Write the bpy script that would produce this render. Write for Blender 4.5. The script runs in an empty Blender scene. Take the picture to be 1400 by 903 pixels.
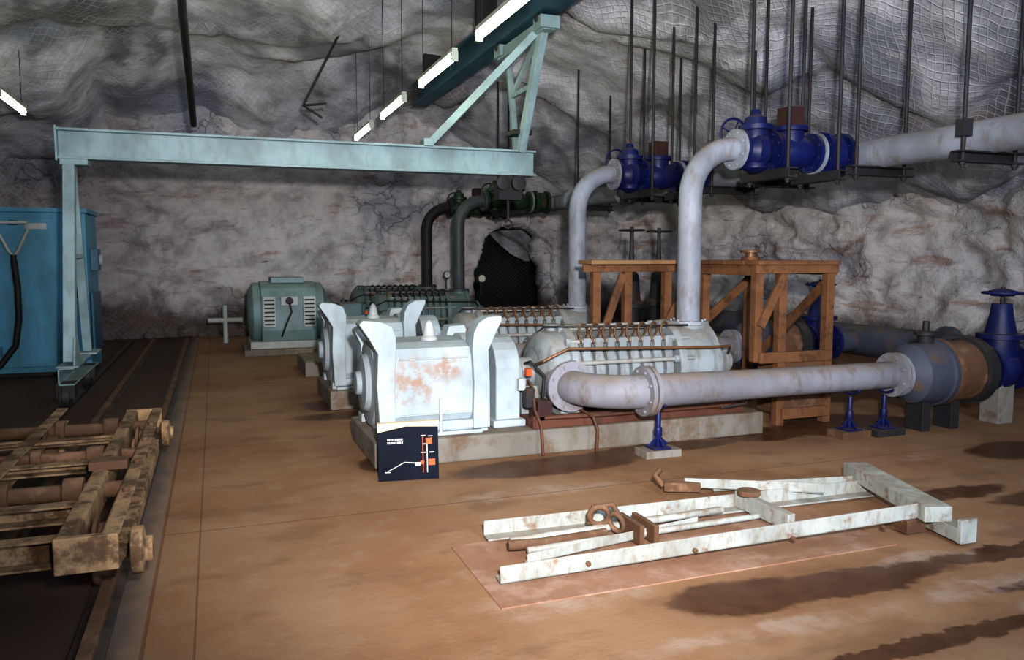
import bpy, bmesh, math, random
from mathutils import Vector, Matrix, noise
random.seed(4)
V = Vector
scn = bpy.context.scene
scn.view_settings.view_transform = 'Standard'
try: scn.view_settings.look = 'Medium High Contrast'
except Exception: pass

# ------------------------------------------------------------------ materials
def newmat(name):
    m = bpy.data.materials.new(name); m.use_nodes = True
    return m, m.node_tree, m.node_tree.nodes['Principled BSDF']
def nd(nt, t, **kw):
    n = nt.nodes.new(t)
    for k, v in kw.items(): setattr(n, k, v)
    return n
def c4(c): return (c[0], c[1], c[2], 1)
def pos(nt): return nd(nt, 'ShaderNodeNewGeometry').outputs['Position']
def noisen(nt, vec, scale, detail=4, rough=.55):
    n = nd(nt, 'ShaderNodeTexNoise'); n.inputs['Scale'].default_value = scale
    n.inputs['Detail'].default_value = detail; n.inputs['Roughness'].default_value = rough
    nt.links.new(vec, n.inputs['Vector']); return n.outputs['Fac']
def mrange(nt, val, a, b, c=0, d=1):
    n = nd(nt, 'ShaderNodeMapRange'); n.interpolation_type = 'SMOOTHSTEP'
    nt.links.new(val, n.inputs[0])
    for i, x in zip((1, 2, 3, 4), (a, b, c, d)): n.inputs[i].default_value = x
    return n.outputs[0]
def mix(nt, f, a, b):
    n = nd(nt, 'ShaderNodeMix', data_type='RGBA')
    if isinstance(f, (int, float)): n.inputs[0].default_value = f
    else: nt.links.new(f, n.inputs[0])
    for i, x in ((6, a), (7, b)):
        if isinstance(x, tuple): n.inputs[i].default_value = c4(x)
        else: nt.links.new(x, n.inputs[i])
    return n.outputs[2]
def mth(nt, op, a, b=None):
    n = nd(nt, 'ShaderNodeMath', operation=op)
    for i, x in ((0, a), (1, b)):
        if x is None: continue
        if isinstance(x, (int, float)): n.inputs[i].default_value = x
        else: nt.links.new(x, n.inputs[i])
    return n.outputs[0]
def vmul(nt, vec, s, add=(0, 0, 0)):
    n = nd(nt, 'ShaderNodeVectorMath', operation='MULTIPLY_ADD')
    nt.links.new(vec, n.inputs[0]); n.inputs[1].default_value = s; n.inputs[2].default_value = add
    return n.outputs[0]
def bumpn(nt, b, h, strength, dist=.02):
    n = nd(nt, 'ShaderNodeBump'); n.inputs['Strength'].default_value = strength
    n.inputs['Distance'].default_value = dist
    nt.links.new(h, n.inputs['Height']); nt.links.new(n.outputs[0], b.inputs['Normal'])

def paint(name, base, rust=(.2, .075, .03), amt=.25, rough=.6, metal=0, bump=.15, scale=5, tone=.3, spots=(), dirt=.25, spec=.3):
    m, nt, b = newmat(name); p = pos(nt)
    b.inputs['Specular IOR Level'].default_value = spec
    n1 = noisen(nt, p, scale, 6, .68); n2 = noisen(nt, p, scale*.4, 3); n3 = noisen(nt, p, 60, 3)
    dk = tuple(x*(1-tone) for x in base)
    col = mix(nt, mrange(nt, n2, .35, .65), base, dk)
    n4 = noisen(nt, vmul(nt, p, (1, 1, .35)), scale*2.2, 7, .7)
    col = mix(nt, mth(nt, 'MULTIPLY', mrange(nt, n4, .45, .72), min(dirt*1.6, 1)), col, (base[0]*.42+.03, base[1]*.34+.02, base[2]*.27+.01))
    if dirt > .1:
        ge = nd(nt, 'ShaderNodeNewGeometry'); sn = nd(nt, 'ShaderNodeSeparateXYZ'); nt.links.new(ge.outputs['Normal'], sn.inputs[0])
        up = mth(nt, 'MULTIPLY', mrange(nt, sn.outputs['Z'], .3, .95), mrange(nt, n1, .3, .6))
        col = mix(nt, mth(nt, 'MULTIPLY', up, dirt), col, (.22, .16, .11))
    if amt > 0:
        th = .80 - amt*.55
        f = mth(nt, 'MULTIPLY', mrange(nt, n1, th-.06, th+.09), .85)
        for (c, r) in spots:
            v = vmul(nt, p, (1/r,)*3, tuple(-x/r for x in c))
            l = nd(nt, 'ShaderNodeVectorMath', operation='LENGTH'); nt.links.new(v, l.inputs[0])
            g = mrange(nt, l.outputs['Value'], .3, 1, 1, 0)
            f = mth(nt, 'MAXIMUM', f, mth(nt, 'MULTIPLY', g, mrange(nt, noisen(nt, p, 9, 6, .7), .40, .60, 0, .8)))
        col = mix(nt, f, col, rust)
        nt.links.new(mrange(nt, f, 0, 1, rough, .85), b.inputs['Roughness'])
    else: b.inputs['Roughness'].default_value = rough
    nt.links.new(col, b.inputs['Base Color'])
    b.inputs['Metallic'].default_value = metal
    if bump: bumpn(nt, b, mth(nt, 'ADD', n1, mth(nt, 'MULTIPLY', n3, .3)), bump)
    return m

def emis(name, col, s):
    m, nt, b = newmat(name)
    b.inputs['Base Color'].default_value = c4(col)
    b.inputs['Emission Color'].default_value = c4(col); b.inputs['Emission Strength'].default_value = s
    return m

M = {}
M['motor'] = paint('motor_paint', (.36, .43, .48), amt=.12, rough=.5, rust=(.27, .15, .09), dirt=.2, spots=(((1.42, 5.97, .62), .28), ((1.68, 5.97, .74), .18), ((1.45, 8.42, .7), .2)))
M['pump'] = paint('pump_paint', (.25, .285, .31), amt=.26, rough=.6, rust=(.2, .13, .09), dirt=.55)
M['pipe'] = paint('galv_pipe', (.235, .255, .31), amt=.24, rough=.55, rust=(.2, .15, .12), scale=4, dirt=.5)
M['pipe2'] = paint('suction_pipe_paint', (.215, .215, .25), amt=.3, rough=.6, rust=(.18, .135, .11), scale=3.5, dirt=.55)
M['blue'] = paint('valve_blue', (.005, .010, .08), amt=.16, rough=.45, rust=(.05, .03, .03))
M['bluegrey'] = paint('blue_grey_pipe', (.05, .06, .09), amt=.4, rough=.6, rust=(.1, .06, .04))
M['green'] = paint('valve_green', (.02, .05, .03), amt=.35, rough=.4, rust=(.1, .03, .02))
M['dark'] = paint('dark_steel', (.022, .022, .026), amt=.3, rough=.6, rust=(.07, .03, .02))
M['darkpipe'] = paint('dark_pipe', (.055, .065, .075), amt=.3, rough=.5)
M['rust'] = paint('rust_steel', (.11, .055, .03), rust=(.2, .11, .065), amt=.4, rough=.8, bump=.4)
M['maroon'] = paint('dark_maroon', (.04, .014, .014), rust=(.07, .03, .02), amt=.3, rough=.6)
M['rustred'] = paint('rust_red', (.11, .04, .025), rust=(.05, .025, .018), amt=.4, rough=.6)
M['cart'] = paint('cart_rust', (.33, .21, .115), rust=(.06, .032, .018), amt=.55, rough=.8, bump=.5, scale=6, dirt=.5)
M['crane'] = paint('crane_paint', (.26, .37, .40), amt=.1, rough=.5)
M['teal'] = paint('runway_teal', (.03, .09, .14), amt=.12, rough=.5)
M['motorg'] = paint('motor_green', (.17, .26, .275), amt=.14, rough=.5)
M['cab'] = paint('cabinet_blue', (.07, .24, .37), amt=.03, rough=.5, tone=.15)
M['cabd'] = paint('cabinet_trim', (.03, .12, .2), amt=.1, rough=.4)
M['conc'] = paint('concrete_plinth', (.20, .185, .165), rust=(.12, .075, .045), amt=.45, rough=.85, bump=.3, scale=3, dirt=.5)
M['wood'] = paint('weathered_wood', (.155, .068, .030), rust=(.065, .03, .016), amt=.45, rough=.8, bump=.3, scale=8)
M['woodl'] = paint('light_wood', (.30, .17, .08), rust=(.2, .1, .05), amt=.4, rough=.8, scale=6)
M['white'] = paint('white_paint', (.42, .45, .46), amt=.15, rough=.5)
M['rod'] = paint('tie_rod_steel', (.30, .31, .31), amt=.3, rough=.5, dirt=.5)
M['frame'] = paint('frame_paint', (.34, .36, .345), amt=.34, rough=.7, rust=(.15, .08, .045), scale=9, dirt=.5)
M['brass'] = paint('copper', (.17, .085, .045), amt=.3, rough=.45, metal=.4)
M['black'] = paint('black_board', (.006, .009, .018), amt=0, rough=.75, bump=0, dirt=0, spec=.1)
M['txt'] = paint('sign_white', (.6, .6, .58), amt=0, rough=.7, bump=0, dirt=0)
M['oran'] = paint('sign_orange', (.6, .09, .02), amt=0, rough=.6, bump=0, dirt=0)
M['cream'] = paint('sign_cream', (.65, .52, .34), amt=0, rough=.7, bump=0, dirt=0)
M['blk'] = paint('rubber', (.012, .012, .014), amt=0, rough=.6)
M['tube'] = emis('fluorescent_tube', (.95, 1, .66), 26)
M['fix'] = paint('fixture_white', (.45, .5, .42), amt=.05)
M['glass'] = paint('gauge_face', (.55, .57, .53), amt=0, rough=.4, bump=0)
M['slab'] = paint('cover_slab', (.255, .13, .08), rust=(.30, .19, .145), amt=.5, rough=.85, bump=.25, scale=3, tone=.15)
M['pumpg'] = paint('pump_greenish', (.11, .17, .18), amt=.35, rough=.5)

def rockmat(name, kind):
    m, nt, b = newmat(name); p = pos(nt)
    nz = noisen(nt, p, .45, 5, .6); nb = noisen(nt, p, 2.2, 8, .65); nf = noisen(nt, p, 14, 6, .7)
    pl = vmul(nt, p, (.7, .7, 3.0)); nl = noisen(nt, pl, 1.3, 7, .65)
    wv = nd(nt, 'ShaderNodeTexNoise'); wv.inputs['Scale'].default_value = 1.6; wv.inputs['Detail'].default_value = 5; nt.links.new(p, wv.inputs['Vector'])
    wa = nd(nt, 'ShaderNodeVectorMath', operation='MULTIPLY_ADD'); nt.links.new(wv.outputs['Color'], wa.inputs[0]); wa.inputs[1].default_value = (1.3, 1.3, 1.3); nt.links.new(p, wa.inputs[2])
    vo = nd(nt, 'ShaderNodeTexVoronoi', feature='DISTANCE_TO_EDGE'); vo.inputs['Scale'].default_value = 1.3
    nt.links.new(vmul(nt, wa.outputs[0], (1, 1, 1.8)), vo.inputs['Vector'])
    crack = mth(nt, 'MULTIPLY', mrange(nt, vo.outputs['Distance'], .0, .045, 1, 0), mrange(nt, nz, .45, .62))
    sep = nd(nt, 'ShaderNodeSeparateXYZ'); nt.links.new(p, sep.inputs[0])
    if kind == 'wall':
        col = mix(nt, mrange(nt, nb, .28, .60), (.38, .35, .36), (.66, .62, .63))
        col = mix(nt, mth(nt, 'MULTIPLY', mrange(nt, nz, .50, .64), .6), col, (.24, .26, .37))
        col = mix(nt, mth(nt, 'MULTIPLY', mrange(nt, nl, .56, .68), .7), col, (.28, .15, .09))
        col = mix(nt, mth(nt, 'MULTIPLY', mrange(nt, noisen(nt, pl, 2.3, 7, .7), .62, .70), .8), col, (.10, .06, .045))
        col = mix(nt, mth(nt, 'MULTIPLY', crack, .5), col, (.14, .09, .07))
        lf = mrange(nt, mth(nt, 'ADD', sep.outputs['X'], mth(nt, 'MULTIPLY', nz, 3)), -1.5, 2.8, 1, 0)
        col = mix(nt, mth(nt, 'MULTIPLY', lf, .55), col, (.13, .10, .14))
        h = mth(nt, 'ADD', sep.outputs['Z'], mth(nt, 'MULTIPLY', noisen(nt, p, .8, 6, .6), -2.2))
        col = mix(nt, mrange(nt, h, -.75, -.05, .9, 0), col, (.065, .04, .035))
        col = mix(nt, mrange(nt, sep.outputs['Y'], 18.25, 18.6, 0, .97), col, (.006, .006, .007))  # tunnel recess painted near black: its shade is put into the colour
    else:
        col = mix(nt, mrange(nt, nb, .3, .62), (.38, .37, .41), (.68, .67, .74))
        col = mix(nt, mth(nt, 'MULTIPLY', mrange(nt, nz, .47, .62), .75), col, (.13, .145, .21))
        nq = noisen(nt, vmul(nt, p, (1.2, .5, 1), (7, 3, 0)), .7, 5, .6)
        col = mix(nt, mth(nt, 'MULTIPLY', mrange(nt, nq, .53, .63), .65), col, (.08, .075, .08))
        col = mix(nt, mth(nt, 'MULTIPLY', mrange(nt, noisen(nt, p, 1.1, 5), .58, .7), .5), col, (.16, .10, .075))
    pd = nd(nt, 'ShaderNodeVectorMath', operation='MULTIPLY_ADD')
    nn = nd(nt, 'ShaderNodeTexNoise'); nn.inputs['Scale'].default_value = .9; nt.links.new(p, nn.inputs['Vector'])
    nt.links.new(nn.outputs['Color'], pd.inputs[0]); pd.inputs[1].default_value = (.4, .4, .4)
    nt.links.new(p, pd.inputs[2])
    s = nd(nt, 'ShaderNodeSeparateXYZ'); nt.links.new(pd.outputs[0], s.inputs[0])
    if kind == 'wall':
        u = mth(nt, 'ADD', s.outputs['X'], s.outputs['Y']); v = s.outputs['Z']
    else:
        u = s.outputs['X']; v = s.outputs['Y']
    a = mth(nt, 'ADD', u, v); c = mth(nt, 'SUBTRACT', u, v)
    k = math.pi/.125
    l1 = mth(nt, 'ABSOLUTE', mth(nt, 'SINE', mth(nt, 'MULTIPLY', a, k)))
    l2 = mth(nt, 'ABSOLUTE', mth(nt, 'SINE', mth(nt, 'MULTIPLY', c, k)))
    wire = mrange(nt, mth(nt, 'MINIMUM', l1, l2), .08, .36, 1, 0)
    patch = mrange(nt, noisen(nt, p, .8, 3), .38, .58, .3, 1)
    up = mrange(nt, sep.outputs['Z'], 2.0, 3.2, .25, 1)
    amt = mth(nt, 'MULTIPLY', mth(nt, 'MULTIPLY', wire, patch), .42 if kind != 'wall' else .30)
    amt = mth(nt, 'MULTIPLY', amt, up)
    col = mix(nt, amt, col, (.74, .74, .80) if kind != 'wall' else (.6, .6, .65))
    nt.links.new(col, b.inputs['Base Color']); b.inputs['Roughness'].default_value = .8
    if kind == 'wall':
        hh = mth(nt, 'ADD', mth(nt, 'ADD', nb, mth(nt, 'MULTIPLY', nf, .25)), mth(nt, 'MULTIPLY', nl, .8))
        hh = mth(nt, 'SUBTRACT', hh, mth(nt, 'MULTIPLY', crack, .25))
        bumpn(nt, b, hh, .8, .12)
    else:
        hh = mth(nt, 'ADD', mth(nt, 'MULTIPLY', nb, .9), mth(nt, 'MULTIPLY', nf, .2))
        hh = mth(nt, 'ADD', hh, mth(nt, 'MULTIPLY', wire, .14))
        bumpn(nt, b, hh, .8, .08)
    return m
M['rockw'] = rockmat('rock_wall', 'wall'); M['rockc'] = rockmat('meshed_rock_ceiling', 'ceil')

def floormat():
    m, nt, b = newmat('floor_muddy_concrete'); p = pos(nt)
    b.inputs['Specular IOR Level'].default_value = .3
    n1 = noisen(nt, p, .8, 6, .6); n2 = noisen(nt, p, 5, 8, .7); n3 = noisen(nt, p, 40, 4)
    col = mix(nt, mrange(nt, n1, .35, .65), (.205, .105, .052), (.255, .15, .086))
    col = mix(nt, mth(nt, 'MULTIPLY', mrange(nt, n2, .5, .75), .4), col, (.30, .21, .15))
    col = mix(nt, mth(nt, 'MULTIPLY', mrange(nt, noisen(nt, vmul(nt, p, (1, 2, 1)), 1.5, 6), .53, .66), .5), col, (.135, .072, .04))
    nn = nd(nt, 'ShaderNodeTexNoise'); nn.inputs['Scale'].default_value = 4; nn.inputs['Detail'].default_value = 8; nn.inputs['Roughness'].default_value = .65
    nt.links.new(p, nn.inputs['Vector'])
    off = vmul(nt, nn.outputs['Color'], (.24, .24, 0), (-.12, -.12, 0))
    ad = nd(nt, 'ShaderNodeVectorMath', operation='ADD'); nt.links.new(p, ad.inputs[0]); nt.links.new(off, ad.inputs[1])
    q = ad.outputs[0]
    def ell(cx, cy, hx, hy, soft=.25):
        v = vmul(nt, q, (1/hx, 1/hy, 0), (-cx/hx, -cy/hy, 0))
        n = nd(nt, 'ShaderNodeVectorMath', operation='LENGTH'); nt.links.new(v, n.inputs[0])
        return mrange(nt, n.outputs['Value'], 1-soft, 1, 1, 0)
    wet = ell(2.28, 3.02, .42, .20)
    for e in ((2.8, 2.98, .9, .14), (2.75, 2.38, .85, .07), (2.35, 5.5, .9, .28), (3.4, 5.7, .9, .16), (4.6, 5.85, .6, .3),
              (4.0, 3.0, .65, .09), (6.2, 4.6, .6, .3), (1.2, 6.0, .25, .3), (4.7, 3.9, .5, .15), (1.1, 8.6, .3, .4),
              (3.6, 2.2, .6, .12), (5.6, 5.9, .9, .5), (2.0, 8.0, 1.5, .3), (5.5, 3.6, .9, .2), (4.9, 2.9, .6, .2), (3.9, 2.65, .5, .07)):
        wet = mth(nt, 'MAXIMUM', wet, ell(*e))
    halo = ell(2.6, 3.0, 1.25, .33, .6)
    for e in ((2.8, 2.4, 1.1, .2, .7), (2.5, 5.5, 1.3, .5, .7), (4.3, 5.7, 1.2, .6, .7), (6.2, 4.6, 1, .6, .7)):
        halo = mth(nt, 'MAXIMUM', halo, ell(*e))
    col = mix(nt, mth(nt, 'MULTIPLY', halo, .4), col, (.13, .06, .03))
    wetm = mth(nt, 'MULTIPLY', wet, mrange(nt, n2, .3, .6, 1, .8))
    col = mix(nt, wetm, col, (.055, .021, .009))
    pale = ell(3.4, 2.72, .5, .12, .5)
    for e in ((3.5, 3.10, .5, .07, .5), (5.2, 4.7, .25, .1, .4), (1.5, 3.3, .6, .2, .6), (2.0, 4.9, .9, .15, .6), (3.8, 2.45, .5, .1, .5), (2.2, 2.7, .9, .1, .6)):
        pale = mth(nt, 'MAXIMUM', pale, ell(*e))
    col = mix(nt, mth(nt, 'MULTIPLY', mth(nt, 'MULTIPLY', pale, mrange(nt, n2, .35, .6)), .5), col, (.34, .26, .22))
    s = nd(nt, 'ShaderNodeSeparateXYZ'); nt.links.new(p, s.inputs[0])
    sw = nd(nt, 'ShaderNodeSeparateXYZ'); nt.links.new(q, sw.inputs[0])
    left = mrange(nt, sw.outputs['X'], -.46, -.34, 1, 0)
    col = mix(nt, mth(nt, 'MULTIPLY', left, .9), col, (.04, .023, .016))
    g = mth(nt, 'MULTIPLY', mrange(nt, s.outputs['X'], -.48, -.47), mrange(nt, s.outputs['X'], -.345, -.335, 1, 0))
    col = mix(nt, mth(nt, 'MULTIPLY', g, .45), col, (.15, .125, .115))
    def line(ax, c, w):
        return mrange(nt, mth(nt, 'ABSOLUTE', mth(nt, 'SUBTRACT', s.outputs[ax], c)), w*.4, w, 1, 0)
    seams = mth(nt, 'MAXIMUM', line('X', -.33, .012), line('X', -.13, .007))
    right = mrange(nt, s.outputs['X'], -.34, -.33)
    for c in (4.87, 7.0, 9.2):
        seams = mth(nt, 'MAXIMUM', seams, mth(nt, 'MULTIPLY', line('Y', c, .009), right))
    col = mix(nt, mth(nt, 'MULTIPLY', seams, .5), col, (.06, .03, .02))
    nt.links.new(col, b.inputs['Base Color'])
    nt.links.new(mrange(nt, wet, 0, 1, .85, .4), b.inputs['Roughness'])
    h = mth(nt, 'ADD', mth(nt, 'MULTIPLY', n2, .5), mth(nt, 'MULTIPLY', n3, .12))
    h = mth(nt, 'SUBTRACT', h, mth(nt, 'MULTIPLY', seams, .3))
    bumpn(nt, b, h, .35, .03)
    return m
M['floor'] = floormat()

# ------------------------------------------------------------------ builder
class B:
    def __init__(s, name): s.name = name; s.bm = bmesh.new(); s.mats = []
    def mi(s, k):
        if k not in s.mats: s.mats.append(k)
        return s.mats.index(k)
    def face(s, vs, k, sm=False):
        try: f = s.bm.faces.new(vs)
        except ValueError: return
        f.material_index = s.mi(k); f.smooth = sm
    def hexa(s, pts, k):
        v = [s.bm.verts.new(p) for p in pts]
        for q in ((0,3,2,1),(4,5,6,7),(0,1,5,4),(1,2,6,5),(2,3,7,6),(3,0,4,7)): s.face([v[i] for i in q], k)
    def bx(s, x0, x1, y0, y1, z0, z1, k):
        s.hexa([V(p) for p in ((x0,y0,z0),(x1,y0,z0),(x1,y1,z0),(x0,y1,z0),(x0,y0,z1),(x1,y0,z1),(x1,y1,z1),(x0,y1,z1))], k)
    def beam(s, p1, p2, w, h, k, off=(0, 0)):
        p1, p2 = V(p1), V(p2); d = (p2-p1).normalized()
        z = V((0,0,1)) if abs(d.z) < .95 else V((0,1,0))
        sd = d.cross(z).normalized(); up = sd.cross(d).normalized()
        o = sd*off[0]+up*off[1]; a, c = sd*w/2, up*h/2
        s.hexa([p1+o-a-c, p1+o+a-c, p2+o+a-c, p2+o-a-c, p1+o-a+c, p1+o+a+c, p2+o+a+c, p2+o-a+c], k)
    def ibeam(s, p1, p2, w, h, t, k):
        s.beam(p1, p2, t, h, k); s.beam(p1, p2, w, t*1.3, k, (0, h/2)); s.beam(p1, p2, w, t*1.3, k, (0, -h/2))
    def chan(s, p1, p2, w, h, t, k, side=1):
        s.beam(p1, p2, t, h, k, (-side*w/2, 0)); s.beam(p1, p2, w, t, k, (0, h/2)); s.beam(p1, p2, w, t, k, (0, -h/2))
    def angle(s, p1, p2, w, h, t, k, side=1, top=False):
        s.beam(p1, p2, t, h, k, (side*w/2, h/2)); s.beam(p1, p2, w, t, k, (0, h if top else 0))
    def tube(s, pts, r, k, n=16, closed=False, caps=True):
        pts = [V(p) for p in pts]; N = len(pts); rs = r if isinstance(r, list) else [r]*N
        rings = []; prev = None; prev_d = V((0, 0, 1))
        for i, p in enumerate(pts):
            if closed: d = pts[(i+1) % N]-pts[i-1]
            elif i == 0: d = pts[1]-p
            elif i == N-1: d = p-pts[i-1]
            else:
                d = (pts[i+1]-p).normalized()+(p-pts[i-1]).normalized()
            if d.length < 1e-7: d = prev_d
            d = d.normalized(); prev_d = d
            if prev is None:
                a = V((0,0,1)) if abs(d.z) < .9 else V((0,1,0))
                u = d.cross(a).normalized()
            else:
                u = (prev-d*prev.dot(d)).normalized()
            w = d.cross(u); prev = u
            rings.append([s.bm.verts.new(p+(u*math.cos(2*math.pi*j/n)+w*math.sin(2*math.pi*j/n))*rs[i]) for j in range(n)])
        rng = range(N) if closed else range(N-1)
        for i in rng:
            A, C = rings[i], rings[(i+1) % N]
            for j in range(n): s.face([A[j], A[(j+1) % n], C[(j+1) % n], C[j]], k, True)
        if caps and not closed:
            s.face(rings[0][::-1], k); s.face(rings[-1], k)
    def cyl(s, p1, p2, r, k, n=20, r2=None):
        s.tube([p1, p2], [r, r if r2 is None else r2], k, n)
    def lathe(s, p, ax, prof, k, n=28):
        p, ax = V(p), V(ax).normalized()
        a = V((0,0,1)) if abs(ax.z) < .9 else V((0,1,0)); u = ax.cross(a).normalized(); w = ax.cross(u)
        segs = [math.atan2(prof[i+1][1]-prof[i][1], prof[i+1][0]-prof[i][0]) for i in range(len(prof)-1)]
        def mk(t, r):
            return [s.bm.verts.new(p+ax*t+(u*math.cos(2*math.pi*j/n)+w*math.sin(2*math.pi*j/n))*max(r, .0008)) for j in range(n)]
        first = cur = mk(*prof[0])
        for i in range(len(prof)-1):
            nx = mk(*prof[i+1])
            for j in range(n): s.face([cur[j], cur[(j+1) % n], nx[(j+1) % n], nx[j]], k, True)
            last = nx
            if i+1 < len(segs) and abs(segs[i+1]-segs[i]) > .6: cur = mk(*prof[i+1])
            else: cur = nx
        s.face(first[::-1], k); s.face(last, k)
    def flange(s, p, ax, r, th, k, nb=8, kb=None):
        p, ax = V(p), V(ax).normalized(); s.lathe(p-ax*th/2, ax, [(0, r*.5), (0, r), (th, r), (th, r*.5)], k)
        a = V((0,0,1)) if abs(ax.z) < .9 else V((0,1,0)); u = ax.cross(a).normalized(); w = ax.cross(u)
        for i in range(nb):
            t = 2*math.pi*(i+.5)/nb; c = p+(u*math.cos(t)+w*math.sin(t))*r*.83
            s.cyl(c-ax*(th/2+.018), c+ax*(th/2+.018), .012, kb or k, 6)
    def prism(s, pts, axis, a, b, k):
        def mk(p, t):
            return V((t, p[0], p[1])) if axis == 'X' else V((p[0], t, p[1])) if axis == 'Y' else V((p[0], p[1], t))
        A = [s.bm.verts.new(mk(p, a)) for p in pts]; C = [s.bm.verts.new(mk(p, b)) for p in pts]; n = len(pts)
        s.face(A[::-1], k); s.face(C, k)
        for i in range(n): s.face([A[i], A[(i+1) % n], C[(i+1) % n], C[i]], k)
    def ring(s, c, ax, R, r, k, n=28):
        c, ax = V(c), V(ax).normalized(); a = V((0,0,1)) if abs(ax.z) < .9 else V((0,1,0))
        u = ax.cross(a).normalized(); w = ax.cross(u)
        s.tube([c+(u*math.cos(2*math.pi*i/n)+w*math.sin(2*math.pi*i/n))*R for i in range(n)], r, k, 8, closed=True)
    def wheel(s, c, ax, R, k):
        c, ax = V(c), V(ax).normalized(); s.ring(c, ax, R, .013, k)
        a = V((0,0,1)) if abs(ax.z) < .9 else V((0,1,0)); u = ax.cross(a).normalized(); w = ax.cross(u)
        for i in range(4):
            t = math.pi*i/2+.4; s.cyl(c, c+(u*math.cos(t)+w*math.sin(t))*R, .009, k, 6)
        s.cyl(c-ax*.03, c+ax*.03, .03, k, 12)
    def done(s, bevel=.006):
        bm = s.bm; bmesh.ops.recalc_face_normals(bm, faces=bm.faces)
        xs = [v.co.x for v in bm.verts]; ys = [v.co.y for v in bm.verts]; zs = [v.co.z for v in bm.verts]
        c = V(((min(xs)+max(xs))/2, (min(ys)+max(ys))/2, min(zs)))
        for v in bm.verts: v.co -= c
        me = bpy.data.meshes.new(s.name); bm.to_mesh(me); bm.free()
        for k in s.mats: me.materials.append(M[k])
        o = bpy.data.objects.new(s.name, me); scn.collection.objects.link(o); o.location = c
        if bevel:
            bv = o.modifiers.new('bevel', 'BEVEL'); bv.width = bevel; bv.segments = 2; bv.limit_method = 'ANGLE'; bv.angle_limit = math.radians(50)
        return o

def arc(c, r, a0, a1, u, w, n=10):
    c, u, w = V(c), V(u), V(w)
    return [c+u*r*math.cos(a0+(a1-a0)*i/n)+w*r*math.sin(a0+(a1-a0)*i/n) for i in range(n+1)]
PI = math.pi

# ------------------------------------------------------------------ room shell
def ceil_z(x, y):
    z = 5.25
    if x > 4: z -= .34*(x-4)**1.18
    if x < 0: z -= .27*(-x)**1.25
    if y > 12: z -= .9*((y-12)/5.3)**2
    return z
def rid(p): return 1-abs(noise.noise(p))*2
def grid_obj(name, nu, nv, fn, mat):
    vs = []; fs = []
    for i in range(nu+1):
        for j in range(nv+1): vs.append(fn(i/nu, j/nv))
    for i in range(nu):
        for j in range(nv):
            a = i*(nv+1)+j; fs.append((a, a+nv+1, a+nv+2, a+1))
    me = bpy.data.meshes.new(name); me.from_pydata([tuple(v) for v in vs], [], fs)
    me.materials.append(mat)
    for f in me.polygons: f.use_smooth = True
    o = bpy.data.objects.new(name, me); scn.collection.objects.link(o); return o
def ceil_d(x, y):
    z = ceil_z(x, y)
    p = V((x, y, 0))
    w = p+V((noise.noise(p*.5), noise.noise(p*.5+V((9, 3, 1))), 0))*.9
    d = .42*noise.noise(w*.5)+.34*(rid(V((w.x*.6, w.y*.38, 3)))-.6)+.06*noise.fractal(w*1.8, 1, 2, 4)
    d -= .10*max(0, rid(V((w.x*1.3, w.y*.9, 8)))-.55)
    if 3.2 < x < 4.3 and y < 15: d = max(d, -.25)
    return z+d
grid_obj('ceiling', 190, 230, lambda u, v: V((-7+19*u, -5+25*v, ceil_d(-7+19*u, -5+25*v))), M['rockc'])

def interp(path, t):
    L = [0]
    for i in range(1, len(path)): L.append(L[-1]+(V(path[i])-V(path[i-1])).length)
    s = t*L[-1]
    for i in range(1, len(path)):
        if s <= L[i] or i == len(path)-1:
            k = (s-L[i-1])/(L[i]-L[i-1]); a, b = V(path[i-1]), V(path[i])
            return a.lerp(b, k), (b-a).normalized()
def wall(name, path, inward, nu, nv, H=5.6, tunnel=None, lean=.05):
    def fn(u, v):
        p, d = interp(path, u); z = -.1+v*H
        n = V((-d.y, d.x))*inward
        q = V((p.x, p.y, z))
        w = q+V((noise.noise(q*.6), noise.noise(q*.6+V((5, 5, 5))), noise.noise(q*.6+V((1, 7, 2)))))*.6
        vd = noise.voronoi(V((w.x*.8, w.y*.8, w.z*1.3)))[0]
        off = .30*noise.noise(w*.5)+.25*(vd[1]-vd[0])*.8+.16*noise.fractal(V((w.x*1.6, w.y*1.6, w.z*2.6)), 1, 2, 4)
        off += lean*max(z-.5, 0)**1.7
        off += .35*math.exp(-max(z, 0)*1.8)*(.7+noise.noise(q*.9))
        if tunnel:
            cx, hw, th = tunnel
            dx = (p.x-cx+noise.noise(q*1.3)*.2)/hw; dz = z/th
            m = dx*dx+(dz**4 if z > 0 else 0)
            k = min(max((1.2-m)/.2, 0), 1); off = off*(1-k)-3.5*k
        return V((p.x+n.x*off, p.y+n.y*off, z))
    return grid_obj(name, nu, nv, fn, M['rockw'])
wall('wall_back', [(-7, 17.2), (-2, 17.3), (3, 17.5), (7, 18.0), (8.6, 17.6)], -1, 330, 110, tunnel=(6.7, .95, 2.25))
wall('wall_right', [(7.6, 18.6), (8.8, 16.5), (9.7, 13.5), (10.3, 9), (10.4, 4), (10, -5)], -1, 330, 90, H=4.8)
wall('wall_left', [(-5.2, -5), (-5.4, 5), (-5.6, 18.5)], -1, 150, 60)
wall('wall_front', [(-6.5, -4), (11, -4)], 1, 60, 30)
grid_obj('floor', 20, 20, lambda u, v: V((-7+19*u, -5+27*v, 0)), M['floor'])

b = B('crane_and_trolley_rails')
for x in (-.53, -1.12):
    b.beam((x, -3, .02), (x, 16.5, .02), .06, .04, 'rust'); b.beam((x, -3, .004), (x, 16.5, .004), .14, .012, 'dark')
b.beam((-1.5, -3, .02), (-1.5, 16.5, .02), .07, .045, 'dark')
b.done(.003)
b = B('floor_cover_slab'); b.bx(1.17, 3.5, 3.28, 4.12, -.01, .006, 'slab'); b.done(.003)

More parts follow.
